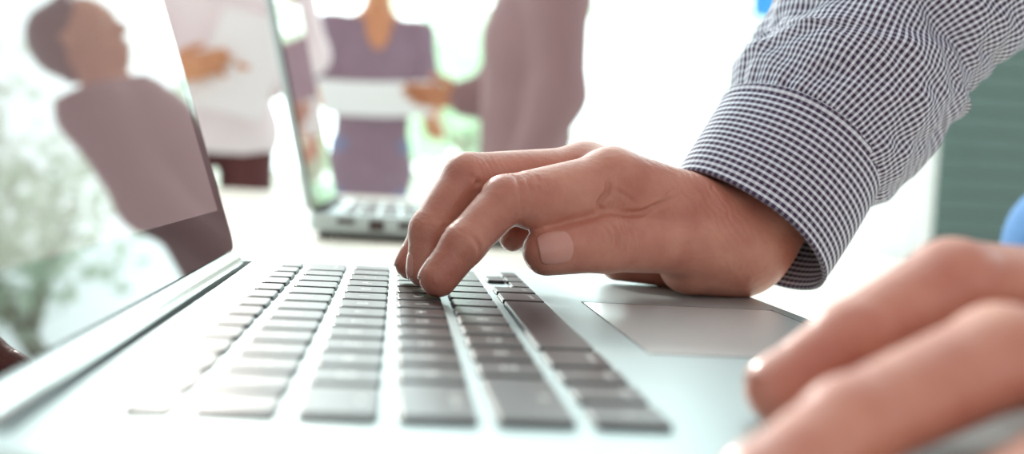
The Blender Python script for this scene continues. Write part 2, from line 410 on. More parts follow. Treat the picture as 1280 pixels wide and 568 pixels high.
# keys -----------------------------------------------------------
FR = (0.0, 9.0); RW = [(12.5 + PITCH * i, 12.5 + PITCH * (i + 1) - GAP) for i in range(5)]
TOT = 14.5 * PITCH
rows = []
fw_ = TOT / 14
rows.append([(FR, i * fw_, fw_, t) for i, t in enumerate(['esc', 'F1', 'F2', 'F3', 'F4', 'F5', 'F6', 'F7', 'F8', 'F9', 'F10', 'F11', 'F12', ''])])
def row(rx, spec):
    y = 0; o = []
    for w, t in spec: o.append((rx, y * PITCH, w * PITCH, t)); y += w
    return o
rows.append(row(RW[0], [(1, c) for c in '`1234567890-='] + [(1.5, 'delete')]))
rows.append(row(RW[1], [(1.5, 'tab')] + [(1, c) for c in 'QWERTYUIOP[]'] + [(1, '\\')]))
rows.append(row(RW[2], [(1.75, 'caps lock')] + [(1, c) for c in "ASDFGHJKL;'"] + [(1.75, 'return')]))
rows.append(row(RW[3], [(2.25, 'shift')] + [(1, c) for c in 'ZXCVBNM,./'] + [(2.25, 'shift')]))
rows.append(row(RW[4], [(1, 'fn'), (1, 'control'), (1, 'option'), (1.25, 'command'), (5, ''), (1.25, 'command'), (1, 'option')]))
ya = 11.5 * PITCH; xm = sum(RW[4]) / 2
rows[-1] += [((xm + .4, RW[4][1]), ya, PITCH, ''), ((RW[4][0], xm - .4), ya + PITCH, PITCH, ''), ((xm + .4, RW[4][1]), ya + PITCH, PITCH, ''), ((xm + .4, RW[4][1]), ya + 2 * PITCH, PITCH, '')]
wells = MB()
def legend_mesh(txt, size):
    c = bpy.data.curves.new('legend_text', 'FONT'); c.body = txt; c.align_x = 'CENTER'; c.align_y = 'CENTER'; c.size = size; c.extrude = .00001
    o = bpy.data.objects.new('legend_text', c); me = bpy.data.meshes.new_from_object(o)
    bpy.data.objects.remove(o); bpy.data.curves.remove(c); me.materials.clear(); me.materials.append(LEGEND); return me
font_sz = 4.4
for R in rows:
    for (x0, x1), y0, w, txt in R:
        y1 = y0 + w - GAP
        wells.rbox(x0 - .35, x1 + .35, y0 - .35, y1 + .35, -1.6, -1.44, 1.9, .02, 3)
        b = MB(); rr = 1.6
        b.loops([[(*p, -1.5) for p in rrect(x0, x1, y0, y1, rr)], [(*p, -.35) for p in rrect(x0, x1, y0, y1, rr)],
                 [(*p, -.1) for p in rrect(x0 + .12, x1 - .12, y0 + .12, y1 - .12, rr)], [(*p, 0) for p in rrect(x0 + .42, x1 - .42, y0 + .42, y1 - .42, rr - .3)]])
        k = b.build('key', BLACK, lap); autosmooth(k, 14)
        if txt:
            xc = (x0 + x1) / 2 + (3.8 if len(txt) > 2 and x1 - x0 > 10 else 0)
            lo = bpy.data.objects.new('legend', legend_mesh(txt, .0052 if len(txt) == 1 else .0026 if x1 - x0 > 10 else .0024)); link(lo, k)
            lo.location = V(xc, (y0 + y1) / 2, .015) - k.location - lap.location; lo.rotation_euler = (0, 0, math.pi / 2)
wells.build('keyboard_well', WELL, lap)
# hinge and lid --------------------------------------------------
HX, HZ, HR = -23.0, -2.5, 5.2
o = MB().tube([(HX, -11, HZ), (HX, -10.4, HZ), (HX, 275.4, HZ), (HX, 276, HZ)], [HR - .6, HR, HR, HR - .6], 32).build('hinge_barrel', ALU_EDGE, lap); autosmooth(o, 40)
MB().rbox(-28.5, -13.2, -14.8, 285.8, -19, -9, .5, .1, 2).build('hinge_recess', WELL, lap)
TILT = math.radians(18.2)
def lid_xf(hx, hz, tilt, yo=0):
    def f(v):                    # local: a = up along the lid, y, t = thickness towards the user
        a, y, tt = v[:, 0], v[:, 1], v[:, 2]
        return np.stack([hx - a * math.sin(tilt) + tt * math.cos(tilt), y + yo, hz + a * math.cos(tilt) + tt * math.sin(tilt)], 1)
    return f
def lid(parent, hx, hz, tilt, y0, y1, detail=True):
    xf = lid_xf(hx, hz, tilt); H = 222
    l = MB().rbox(2.0, H, y0, y1, -7.6, -1.4, 9, .8, 8).build('lid', ALU, parent, xf=xf); autosmooth(l, 30)
    g = MB().rbox(2.6, H - .6, y0 + .6, y1 - .6, -1.4, -.55, 8.5, .2, 8).build('display_glass', GLASS, l, xf=xf)
    MB().rbox(22, H - 16, y0 + 18, y1 - 18, -.58, -.50, .4, .03, 2).build('display', DISPLAY, l, xf=xf)
    s = MB().rbox(1.8, H + .05, y0 - .05, y1 + .05, -2.0, -1.2, 9, .1, 8).build('gasket', RUBBER, l, xf=xf)
    return l
lid(lap, -23.6, .2, TILT, -26, 299)

# second laptop --------------------------------------------------
Y2 = 690
lap2 = empty('laptop', V(85, Y2 + 160, -22), 'smaller blurred silver laptop behind the typing hand, ports on its side', 'laptop')
o = deck_mesh(-24, 207, Y2, Y2 + 325, 1.2 - 1.5, -18, (Y2 + 13, Y2 + 312, -10)).build('base', ALU, lap2); autosmooth(o, 30)
for x in (-10, 190):
    for y in (Y2 + 14, Y2 + 311): MB().rbox(x - 6, x + 6, y - 6, y + 6, -22, -17.6, 5.8, .4).build('rubber_foot', RUBBER, lap2)
for x0, x1, z0, z1 in ((0, 15, -8.5, -4), (27, 40, -13, -4), (52, 63, -10.5, -4.5), (73, 84, -10.5, -4.5), (96, 108, -8, -5), (118, 140, -7, -5.2)):
    MB().rbox(x0, x1, Y2 - .35, Y2 + 4, z0, z1, .3, .1, 2).build('port', PORT, lap2)
b = MB()
for R in rows:
    for (x0, x1), y0, w, txt in R: b.rbox(x0 + 5, x1 + 5, Y2 + 26 + y0, Y2 + 26 + y0 + w - GAP, -.4, 1.0, 1.6, .3, 2)
b.build('keyboard', BLACK, lap2)
MB().rbox(125, 199, Y2 + 111, Y2 + 216, -.4, -.22, 3, .08).build('trackpad', ALU_PAD, lap2)
MB().tube([(-18, Y2 + 15, -2), (-18, Y2 + 310, -2)], 5, 24).build('hinge_barrel', PORT, lap2, smooth=True)
lid(lap2, -18.6, .6, math.radians(13.5), Y2, Y2 + 325)

# ================================================================== PEOPLE
def hand_prims(Wp, d, n, tside, curl=.5, s=1.0):
    """wrist point, finger direction, palm normal, thumb side, finger curl -> palm prims and finger chains (mm)"""
    Wp, d, n, tside = [np.asarray(q, float) for q in (Wp, d, n, tside)]
    d = d / np.linalg.norm(d); n = n - d * (n @ d); n /= np.linalg.norm(n); tside = tside - d * (tside @ d) - n * (tside @ n); tside /= np.linalg.norm(tside)
    palm, fingers = [], []
    for off, L, r in ((24, 88, 9), (8, 90, 9.5), (-8, 86, 9), (-23, 80, 8.5)):
        palm.append((Wp + tside * off * .5, Wp + d * L * s + tside * off * s, 14 * s, 11 * s))
    for (off, L0, ls, r) in ((24, 88, (42, 26, 18), 8.6), (8, 90, (46, 29, 19), 8.8), (-8, 86, (42, 27, 18), 8.3), (-23, 80, (33, 21, 16), 7.4)):
        p = Wp + d * L0 * s + tside * off * s; ang = 0; ch = []
        for q, l in enumerate(ls):
            ang += curl * (.75 if q == 0 else 1.0); v = d * math.cos(ang) + n * math.sin(ang)
            p2 = p + v * l * s; ch.append((p, p2, r * s * (1.05 - .1 * q), r * s * (.95 - .1 * q))); p = p2
        fingers.append(ch)
    a = Wp + d * 18 * s + tside * 18 * s + n * 6; b_ = Wp + d * 50 * s + tside * 42 * s + n * 18 * s
    c = b_ + (d * .8 + tside * .25 + n * .5) * 32 * s; e = c + (d * .9 + n * .35) * 25 * s
    palm.append((a, b_, 15 * s, 12 * s)); fingers.append([(b_, c, 11 * s, 10 * s), (c, e, 10 * s, 8 * s)])
    return palm, fingers
def hand_sdf(palm, fingers, kp=9, kf=3, kj=6):
    fs = union([chain(c, kf) for c in fingers], .6)
    return blend(chain(palm, kp), fs, kj)
def nail(fn, dip, tip, up, r, w, L, parent, ext=.55):
    dip, tip, up = [np.asarray(q, float) for q in (dip, tip, up)]
    ax = tip - dip; ax /= np.linalg.norm(ax); up = up - ax * (up @ ax); up /= np.linalg.norm(up); sd = np.cross(ax, up)
    nu, nv = 15, 13; P = []
    for j in range(nv):
        v = j / (nv - 1)
        for i in range(nu):
            u = 2 * i / (nu - 1) - 1
            vv = (v - .5) * 2; hw = w / 2 * (1 - .18 * max(0, -vv) ** 3 - .10 * max(0, vv) ** 4)
            along = (vv + .22 * (1 - u * u) * (1 if vv > 0 else -1) * abs(vv) - .1) * L / 2
            c = tip + ax * (along + r * ext - L / 2 + r * .35); an = u * hw / (r * 1.05)
            P.append(c + (up * math.cos(an) + sd * math.sin(an)) * r * 1.3)
    P = np.array(P)
    for _ in range(6): P = P - grad(fn, P) * fn(P.astype(np.float32))[:, None] * .9
    g = grad(fn, P, .8); o = []
    for j in range(nv):
        for i in range(nu):
            u = 2 * i / (nu - 1) - 1; v = 2 * j / (nv - 1) - 1
            e = .45 * (1 - u ** 4) * (1 - max(0, -v) ** 4) - .08 + .25 * max(0, v) ** 2
            o.append(P[j * nu + i] + g[j * nu + i] * e)
    o = np.array(o); inn = np.array(P) - g * .6
    F = []
    for j in range(nv - 1):
        for i in range(nu - 1):
            a = j * nu + i; F.append((a, a + 1, a + nu + 1, a + nu)); c = a + nu * nv; F.append((c, c + nu, c + nu + 1, c + 1))
    def side(idx):
        for a, b_ in zip(idx[:-1], idx[1:]): F.append((a, a + nu * nv, b_ + nu * nv, b_))
    side([i for i in range(nu)]); side([(nv - 1) * nu + i for i in range(nu)][::-1]); side([j * nu for j in range(nv)][::-1]); side([j * nu + nu - 1 for j in range(nv)])
    return mesh_obj('fingernail', mmw(np.concatenate([o, inn])), F, NAIL, parent, True)

def creases(v, fn, joints):
    """skin folds across the back of a joint"""
    g = grad(fn, v, .6).astype(float)
    dsp = np.zeros(len(v))
    for c, ax, up, wid, lam, amp, rad in joints:
        c, ax, up = [np.asarray(q, float) for q in (c, ax, up)]; ax = ax / np.linalg.norm(ax); up = up / np.linalg.norm(up)
        q = v - c; s = q @ ax; rr = np.linalg.norm(q - np.outer(s, ax), axis=1)
        sd = q @ np.cross(ax, up)
        wob = s + .5 * np.sin(sd * .55 + s * .3) + .35 * np.sin(sd * 1.1 + 2)
        m = np.exp(-(s / wid) ** 2) * np.clip((g @ up) * 1.6 - .1, 0, 1) * np.clip(1.6 - rr / rad, 0, 1)
        prof_ = -np.clip(np.cos(wob * 2 * math.pi / lam), 0, 1) ** 3
        dsp += amp * m * prof_
    return v + g * dsp[:, None]

# ---------------------------------------------- the typing user
# right hand, joints read from the photograph
I_ = [at(548, 348, 174), at(580, 305, 177), at(632, 250, 186), at(765, 223, 207)]
M_ = [at(531, 337, 194), at(538, 288, 197), at(584, 221, 206), at(733, 215, 226)]
R_ = [at(514, 330, 216), at(537, 290, 219), at(585, 238, 226), at(733, 226, 245)]
P_ = [at(641, 298, 232), at(655, 287, 236), at(678, 262, 243), at(745, 245, 260)]
T_ = [at(684, 314, 190), at(757, 304, 198), at(842, 303, 214), at(915, 314, 228)]
WR = at(925, 298, 240); EL = at(1290, -150, 292)
def fing(j, r): return [(j[3], j[2], r[3], r[2]), (j[2], j[1], r[2], r[1]), (j[1], j[0], r[1], r[0])]
fingersR = [fing(I_, (6.9, 7.9, 9.0, 10.5)), fing(M_, (6.8, 7.9, 9.1, 10.5)), fing(R_, (6.4, 7.4, 8.4, 10)), fing(P_, (5.6, 6.4, 7.2, 8.5)),
            [(T_[3], T_[2], 15, 12.8), (T_[2], T_[1], 12.8, 11.3), (T_[1], T_[0], 11.3, 9.4)]]
palmR = [(at(900, 268, 228), I_[3], 13, 12), (at(905, 268, 240), M_[3], 13, 12), (at(905, 275, 250), R_[3], 13, 11.5), (at(900, 290, 258), P_[3], 13, 10),
         (at(795, 246, 212), at(880, 285, 224), 9.5, 13), (at(862, 330, 226), at(918, 326, 236), 13, 14), (at(772, 328, 262), at(870, 330, 256), 8.5, 12),
         (at(800, 262, 245), at(880, 300, 246), 12, 15), (at(895, 300, 236), WR, 20, 22),  (WR, at(990, 210, 252), 22, 24), (at(990, 210, 252), at(1060, 100, 264), 24, 30)]
padI = [(at(668, 262, 191), at(765, 244, 209), 7.6, 10.5), (at(722, 262, 204), at(790, 258, 212), 8, 11)]
palmR.append((T_[3], T_[2], 15, 11))
handR = blend(hand_sdf(palmR, fingersR[1:4] + [fingersR[0]], 9, 2.5, 6), chain(padI, 5), 7)
handR = blend(handR, chain(fingersR[4], 3), 2.2)
lo, hi = bounds(palmR + [p for c in fingersR for p in c], 4)
vR, fR = surface(handR, lo, hi, .75)
toC = lambda p: CAM - p
upI = lambda a, b: np.cross(np.cross(b - a, np.array([0, -.25, 1.])), b - a) * 1.0
def dorsal(a, b, ref):
    ax = (b - a) / np.linalg.norm(b - a); ref = np.asarray(ref, float); r = ref - ax * (ref @ ax); return r / np.linalg.norm(r)
thU = np.array([-.15, -.85, .55])
J = [(I_[2] + (I_[3] - I_[2]) * .13, I_[3] - I_[2], (-.2, -.5, 1), 6, 2.1, .38, 15), (I_[1], I_[2] - I_[1], (-.8, -.5, .6), 3, 1.6, .22, 12),
     (M_[2] + (M_[3] - M_[2]) * .1, M_[3] - M_[2], (-.3, -.4, 1), 6, 2.1, .35, 15), (M_[1], M_[2] - M_[1], (-1, -.4, .4), 3, 1.6, .2, 12),
     (T_[1] + (T_[2] - T_[1]) * .05, T_[2] - T_[1], thU, 6.5, 2.3, .42, 18), (at(850, 235, 214), at(850, 235, 214) - at(820, 262, 212), (0, -.8, .6), 9, 3.4, .35, 30),
     (at(885, 255, 222), at(885, 255, 222) - at(850, 275, 222), (0, -.8, .6), 9, 3.0, .3, 30)]
vR = creases(vR, handR, J)
def hit(px, py):                 # where a sight line meets the hand
    o = CAM.copy(); d = FW + R2 * (px - 640) / FPX - U2 * (py - 284) / FPX; d = d / np.linalg.norm(d); t_ = 280.0
    for _ in range(90):
        t_ += float(handR((o + d * t_)[None].astype(np.float32))[0]) * .8
    return o + d * t_
def folds(v, fn, lines):
    g = grad(fn, v, .6).astype(float); d = np.zeros(len(v))
    for depth, wid, pts in lines:
        p = np.array([hit(*q) for q in pts]); p = spline(p, 24); ta = np.linspace(0, 1, 24); best = np.full(len(v), 1e9); bt = np.zeros(len(v))
        sel = np.where((np.abs(v - p.mean(0)) < 25).all(1))[0]
        for k in range(24):
            q = np.linalg.norm(v[sel] - p[k], axis=1); m = q < best[sel]; best[sel[m]] = q[m]; bt[sel[m]] = ta[k]
        d -= 1.25 * depth * np.exp(-(best / wid) ** 2) * np.sqrt(np.clip(np.sin(bt * math.pi), .05, 1))
        d += depth * .35 * np.exp(-((best - wid * 2.0) / wid) ** 2) * np.clip(np.sin(bt * math.pi), 0, 1)
    return v + g * d[:, None]
FOLDS = [(1.5, 1.2, ((760, 226), (759, 241), (749, 255), (752, 266))), (1.2, 1.2, ((772, 268), (800, 266), (824, 256), (846, 246))),
         (.35, .9, ((764, 236), (780, 244), (796, 256))), (.45, .8, ((822, 250), (838, 241), (852, 230))),
         (.5, .8, ((846, 232), (858, 247), (878, 256))), (.4, .8, ((862, 226), (876, 240), (890, 262))),
         (.6, .9, ((758, 276), (771, 292), (770, 310), (760, 321))), (.45, .8, ((767, 273), (780, 291), (780, 312), (771, 325))), (.4, .8, ((750, 280), (762, 294), (761, 308), (753, 318))),
         (.35, .8, ((777, 276), (789, 294), (788, 312))), (.75, 1.0, ((644, 220), (652, 240), (650, 268))), (.35, .8, ((655, 215), (662, 232), (664, 246))), (.35, .8, ((666, 211), (672, 226), (673, 238))),
         (.5, .9, ((588, 294), (598, 308), (598, 322))), (.8, 1.1, ((586, 219), (597, 229), (602, 244))), (.5, .9, ((546, 274), (555, 284), (556, 292))),
         (.8, 1.0, ((781, 346), (792, 359), (806, 368))), (.6, .9, ((790, 349), (801, 359), (816, 368))), (.4, .9, ((820, 300), (845, 285), (872, 285))), (.35, .9, ((835, 320), (860, 305), (888, 300)))]
vR = folds(vR, handR, FOLDS)

# left hand, close to the lens
i_ = [at(972, 488, 10), at(1062, 427, 15), at(1190, 353, 24), at(1385, 374, 44)]
m_ = [at(948, 612, -37), at(1062, 533, -26), at(1250, 447, -12), at(1450, 450, 18)]
i_[0][2] = max(i_[0][2], 5.4)
r_ = [q + np.array([14, -18, -10]) for q in m_]; p_ = [q + np.array([28, -34, -13]) for q in m_]
t_ = [np.array(q, float) for q in ((196, 70, 7.6), (212, 70, 10), (232, 66, 18), (258, 56, 28))]
wl = np.array([300, 34, 34.]); el = np.array([480, -30, 165.])
fingersL = [fing(i_, (7.0, 8.2, 9.6, 11)), fing(m_, (7.0, 8.2, 9.8, 11)), fing(r_, (6.6, 7.6, 9, 10.5)), fing(p_, (5.6, 6.6, 7.6, 9)),
            [(t_[3], t_[2], 15, 12.5), (t_[2], t_[1], 12.5, 11), (t_[1], t_[0], 11, 9)]]
palmL = [(wl + np.array([-8, 12, 0]), i_[3], 14, 12), (wl + np.array([-8, 4, 0]), m_[3], 14, 12), (wl + np.array([-8, -6, 0]), r_[3], 14, 11.5), (wl + np.array([-10, -16, -3]), p_[3], 14, 10.5),
         (wl + np.array([-20, 0, -6]), wl + np.array([-55, -10, -6]), 17, 14), (wl, wl + (el - wl) * .3, 23, 27), (wl + (el - wl) * .3, wl + (el - wl) * .6, 27, 34)]
handL = hand_sdf(palmL, fingersL, 9, 2.5, 6)
lo, hi = bounds(palmL + [p for c in fingersL for p in c], 4)
vL, fL = surface(handL, lo, hi, 1.2)

def face_head(c, f, r=1.0):
    """head prims (mm): centre, facing direction"""
    c = np.asarray(c, float); f = np.asarray(f, float); f = f / np.linalg.norm(f); z = np.array([0, 0, 1.]); z = z - f * (z @ f); z /= np.linalg.norm(z); s = np.cross(z, f)
    q = lambda a, b, d: c + f * a + s * b + z * d
    return [(q(-22, 0, 28), q(28, 0, 30), 82 * r, 74 * r), (q(30, 0, 0), q(52, 0, -78), 60 * r, 30 * r), (q(-25, 0, 5), q(20, 0, -40), 68 * r, 52 * r),
            (q(94, 0, 8), q(108, 0, -24), 7, 12), (q(96, 10, -27), q(96, -10, -27), 8, 8), (q(84, 22, -52), q(84, -22, -52), 9, 9), (q(80, 20, -64), q(80, -20, -64), 10, 10),
            (q(84, 44, 24), q(90, 16, 26), 11, 10), (q(84, -44, 24), q(90, -16, 26), 11, 10),
            (q(-4, 78, 20), q(0, 82, -20), 12, 8), (q(-4, -78, 20), q(0, -82, -20), 12, 8)], q

def human(root_name, label, J, clothes, skin, hairm, vox=9.0, hands=(), extra=None, head_dir=(0, -1, 0), flat=(0, 1, 0), depth=.62):
    """J: joints in laptop mm. Body = one continuous mesh; clothes and hair are children."""
    foot = (J['ankL'] + J['ankR']) / 2
    root = empty(root_name, V(foot[0], foot[1], -ZT), label, 'person')
    fl = (flat, depth); prims = []
    A = prims.append
    A((J['pelvis'], J['waist'], 140, 122, fl)); A((J['waist'], J['chest'], 122, 145, fl))
    A((J['chest'], (J['neck'] + J['chest']) / 2, 145, 118, fl)); A((J['shL'], J['shR'], 56, 56)); A((J['neck'], J['head'] - np.array([0, 0, 40.]), 58, 52))
    for sd in 'LR':
        A((J['sh' + sd], J['el' + sd], 50, 38)); A((J['el' + sd], J['wr' + sd], 38, 25))
        A((J['hip' + sd], J['kn' + sd], 74, 54)); A((J['kn' + sd], J['ank' + sd], 52, 36))
        ft = J['ank' + sd] + np.array([*np.asarray(head_dir[:2]) * 150, -50.]); A((J['ank' + sd] + np.array([0, 0, -45.]), ft, 36, 28))
    hp, q = face_head(J['head'], head_dir)
    body = union([chain(prims, 40), chain(hp, 12)], 14)
    lo, hi = bounds(prims + hp, 20)
    parts = [surface(body, lo, hi, vox)]
    for hv in hands: parts.append(hv)
    v, f = join(parts)
    bo = mesh_obj('body', mmw(v), f, skin, root, True)
    for e in (1, -1):            # eyes
        c = q(80, 32 * e, 12); b = MB(); bm = bmesh.new(); bmesh.ops.create_uvsphere(bm, u_segments=16, v_segments=10, radius=13)
        b.add([np.array(x.co) + c for x in bm.verts], [[y.index for y in x.verts] for x in bm.faces]); bm.free()
        b.build('eye', EYE, root, smooth=True)
    hs = [(q(-30, 0, 40), q(22, 0, 52), 92, 78), (q(-40, 0, 10), q(-30, 0, -40), 78, 62)]
    hf = cut(chain(hs, 20), [(q(58, 0, 60), np.asarray(q(1, 0, .25)) - q(0, 0, 0)), (q(0, 0, -52), np.asarray(q(.2, 0, -1)) - q(0, 0, 0))])
    fe = cut(hf, [(q(5, 0, 20), np.asarray(q(1.0, 0, -.9)) - q(0, 0, 0))])
    lo, hi = bounds(hs, 10); v, f = surface(fe, lo, hi, 6); mesh_obj('hair', mmw(v), f, hairm, root, True)
    for nm, m, pr, k, planes, vx in clothes(J, fl, q):
        g = cut(chain(pr, k), planes); lo, hi = bounds(pr, 16); v, f = surface(g, lo, hi, vx); mesh_obj(nm, mmw(v), f, m, root, True)
    return root
EYE = mat('eye', (.75, .72, .70), .2)

def stand(x, y, yaw, h=1.0, lean=0.0):
    """standing joints; yaw = direction faced (radians, 0 faces the camera side)"""
    f = np.array([math.sin(yaw), -math.cos(yaw), 0]); s = np.array([math.cos(yaw), math.sin(yaw), 0])  # s = the person's left
    o = np.array([x, y, -ZT])
    q = lambda a, b, c: o + (f * a + s * b) * h + np.array([0, 0, c * h])
    J = dict(pelvis=q(0, 0, 960), waist=q(10 + 30 * lean, 0, 1090), chest=q(10 + 120 * lean, 0, 1300), neck=q(-5 + 190 * lean, 0, 1465), head=q(25 + 250 * lean, 0, 1620))
    for n, e in (('L', 1), ('R', -1)):
        J['sh' + n] = q(-5 + 180 * lean, 175 * e, 1415); J['el' + n] = q(-10 + 110 * lean, 235 * e, 1120); J['wr' + n] = q(60, 240 * e, 880)
        J['hip' + n] = q(0, 88 * e, 920); J['kn' + n] = q(10, 98 * e, 500); J['ank' + n] = q(-15, 105 * e, 95)
    return J, f, s, q
def shirt_pants(shirt, pants, hem=-30, sleeve='long', collar=None, extra_r=10, vneck=False):
    def c(J, fl, q):
        o = []; e = extra_r
        tor = [(J['pelvis'] + np.array([0, 0, hem]), J['waist'], 146 + e + 10, 126 + e + 4, fl), (J['waist'], J['chest'], 126 + e + 4, 147 + e, fl), (J['chest'], (J['neck'] + J['chest']) / 2, 147 + e, 120 + e, fl), (J['shL'], J['shR'], 58 + e, 58 + e)]
        for sd in 'LR':
            if sleeve == 'long': tor += [(J['sh' + sd], J['el' + sd], 54 + e, 44 + e), (J['el' + sd], J['el' + sd] + (J['wr' + sd] - J['el' + sd]) * .9, 44 + e, 32 + e)]
            else: tor += [(J['sh' + sd], J['sh' + sd] + (J['el' + sd] - J['sh' + sd]) * .75, 54 + e, 50 + e)]
        if hem < -60: tor.append((J['hipL'] + np.array([0, 0, hem * .5]), J['hipR'] + np.array([0, 0, hem * .5]), 94, 94))
        if collar: tor.append((J['neck'] + np.array([0, 0, -30.]), J['neck'] + np.array([0, 0, 6.]), 66, 66))
        pl = [(J['pelvis'] + np.array([0, 0, hem - 70]), (0, 0, -1)), (J['neck'] + np.array([0, 0, 12.]), (J['head'] - J['neck']))]
        if vneck:
            fd = np.asarray(q(1, 0, 0)) - q(0, 0, 0); pl.append(('carve', (J['neck'] + fd * 10 + np.array([0, 0, 20.]), J['neck'] + fd * 150 + np.array([0, 0, -125.]), 74, 26)))
        o.append(('jacket' if extra_r > 20 else 'shirt', shirt, tor, 36, pl, 8.0))
        tr = [(J['pelvis'] + np.array([0, 0, 30]), J['pelvis'] + np.array([0, 0, -40]), 128, 130, fl)]
        for sd in 'LR': tr += [(J['hip' + sd], J['kn' + sd], 82, 68), (J['kn' + sd], J['ank' + sd] + np.array([0, 0, -20.]), 70, 62)]
        o.append(('trousers', pants, tr, 30, [(J['pelvis'] + np.array([0, 0, 90]), (0, 0, 1)), ((J['ankL'] + J['ankR']) / 2 + np.array([0, 0, -40.]), (0, 0, -1))], 9.0))
        for sd in 'LR':
            a = J['ank' + sd]; fd = np.asarray(q(1, 0, 0)) - q(0, 0, 0); fd = np.array([fd[0], fd[1], 0]); fd /= np.linalg.norm(fd)
            o.append(('shoe', SHOE, [(a + np.array([0, 0, -50.]) - fd * 25, a + fd * 165 + np.array([0, 0, -58.]), 44, 36)], 5, [(np.array([a[0], a[1], -ZT + 1]), (0, 0, -1))], 7.0))
        return o
    return c
SHOE = mat('shoe_leather', (.06, .045, .04), .4)
def bg_hand(J, side, d, n, t, curl, s=1.0):
    p, f = hand_prims(J['wr' + side], d, n, t, curl, s); fn = hand_sdf(p, f); lo, hi = bounds(p + [x for c in f for x in c], 6)
    return surface(fn, lo, hi, 3.0)

# colleague in the middle, facing the camera, holding papers
DARKSHIRT = mat('shirt_plum', (.27, .19, .245), .8, noise=.15, nscale=20)  # base colour raised to carry the veil of backlight haze
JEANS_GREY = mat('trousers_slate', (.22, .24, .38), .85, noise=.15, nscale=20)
x2, y2_, h2 = -60.0, 3950.0, .93
J, f, s, q = stand(x2, y2_, .12, h2)
J['elL'] = q(40, 245, 1100); J['wrL'] = q(215, 225, 1000); J['elR'] = q(20, -230, 1120); J['wrR'] = q(215, -120, 1090)
hands = [bg_hand(J, 'L', f + s * .3, (-s + np.array([0, 0, -.3])), np.array([0, 0, 1.]), .5), bg_hand(J, 'R', f * .6 + s * .6, np.array([0, 0, 1.]) , f * .5 - s, .35)]
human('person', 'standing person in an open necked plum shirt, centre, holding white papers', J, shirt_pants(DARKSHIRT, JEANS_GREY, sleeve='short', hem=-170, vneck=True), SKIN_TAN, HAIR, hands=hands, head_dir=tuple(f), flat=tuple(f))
# papers in hand
def sheet(name, c, u, w, wu, ww, th, label, cat, m=PAPER):
    c, u, w = [np.asarray(k, float) for k in (c, u, w)]; u /= np.linalg.norm(u); w = w - u * (w @ u); w /= np.linalg.norm(w); n = np.cross(u, w); b = MB(); n_ = 12
    top, bot = [], []
    for i in range(n_ + 1):
        for j in range(2):
            a = (i / n_ - .5); bend = 10 * math.cos(a * 3)
            p = c + u * a * wu + w * (j - .5) * ww + n * bend; top.append(p + n * th / 2); bot.append(p - n * th / 2)
    F = []; k0 = len(top)
    for i in range(n_):
        a = 2 * i; F += [(a, a + 2, a + 3, a + 1), (k0 + a, k0 + a + 1, k0 + a + 3, k0 + a + 2), (a, k0 + a, k0 + a + 2, a + 2), (a + 1, a + 3, k0 + a + 3, k0 + a + 1)]
    F += [(0, 1, k0 + 1, k0), (2 * n_, k0 + 2 * n_, k0 + 2 * n_ + 1, 2 * n_ + 1)]
    b.add(top + bot, F); o = b.build(name, m, None); return tag(o, label, cat)
pc = at(470, 122, y2_ - 330)
sheet('paper_sheets', pc, R2 + U2 * -.02, np.array([0, -.8, .55]), 410, 200, 4, 'wide white sheets of paper held by the person in the plum shirt', 'paper')

# colleague at left in a pale shirt
PALE = mat('shirt_pale', (.86, .78, .80), .85, noise=.06, nscale=15)  # flare haze is put into this colour: lighter and pinker cloth
MAROON = mat('trousers_maroon', (.10, .03, .03), .85, noise=.15, nscale=15)
x1, y1_ = -470.0, 2820.0
J, f, s, q = stand(x1, y1_, .25, .98)
J['elL'] = q(60, 250, 1120); J['wrL'] = q(250, 110, 1000); J['elR'] = q(20, -245, 1110); J['wrR'] = q(300, -150, 1010)
hands = [bg_hand(J, 'L', f * .3 - s, -f * .2 + np.array([0, 0, .9]), f, .5), bg_hand(J, 'R', f * .3 + s * .8 + np.array([0, 0, .3]), -f, np.array([0, 0, 1.]), .5)]
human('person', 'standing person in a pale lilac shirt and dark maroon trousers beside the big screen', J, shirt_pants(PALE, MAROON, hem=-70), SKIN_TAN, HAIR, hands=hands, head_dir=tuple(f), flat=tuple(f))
sheet('document', at(303, 80, y1_ - 275), R2 * 1 + U2 * -.25, U2 + R2 * -.1 + np.array([0, .35, 0]), 190, 290, 3, 'upright white document held by the person in the pale lilac shirt', 'paper')

# colleague at right in a mauve-brown jacket, side on, reaching left
MAUVE = mat('jacket_mauve', (.30, .185, .19), .85, noise=.1, nscale=12)  # cloth colour lightened in place of haze in front of it
BROWN = mat('trousers_brown', (.10, .06, .06), .85)
x3, y3 = 385.0, 2500.0
J, f, s, q = stand(x3, y3, -math.pi / 2 + .15, .88, -.08)
J['elR'] = q(50, -215, 1140); J['wrR'] = q(150, -235, 1130); J['elL'] = q(-25, 215, 1130); J['wrL'] = q(60, 215, 890)
hands = [bg_hand(J, 'R', f - s * .1, s, np.array([0, 0, 1.]), .3), bg_hand(J, 'L', f * .3 + np.array([0, 0, -1.]), -s, f, .4)]
human('person', 'standing person in a mauve brown jacket seen from the side, reaching out to the left', J, shirt_pants(MAUVE, BROWN, hem=-160, extra_r=22, collar=True), SKIN_TAN, HAIR, hands=hands, head_dir=tuple(f), flat=tuple(f), depth=.74)

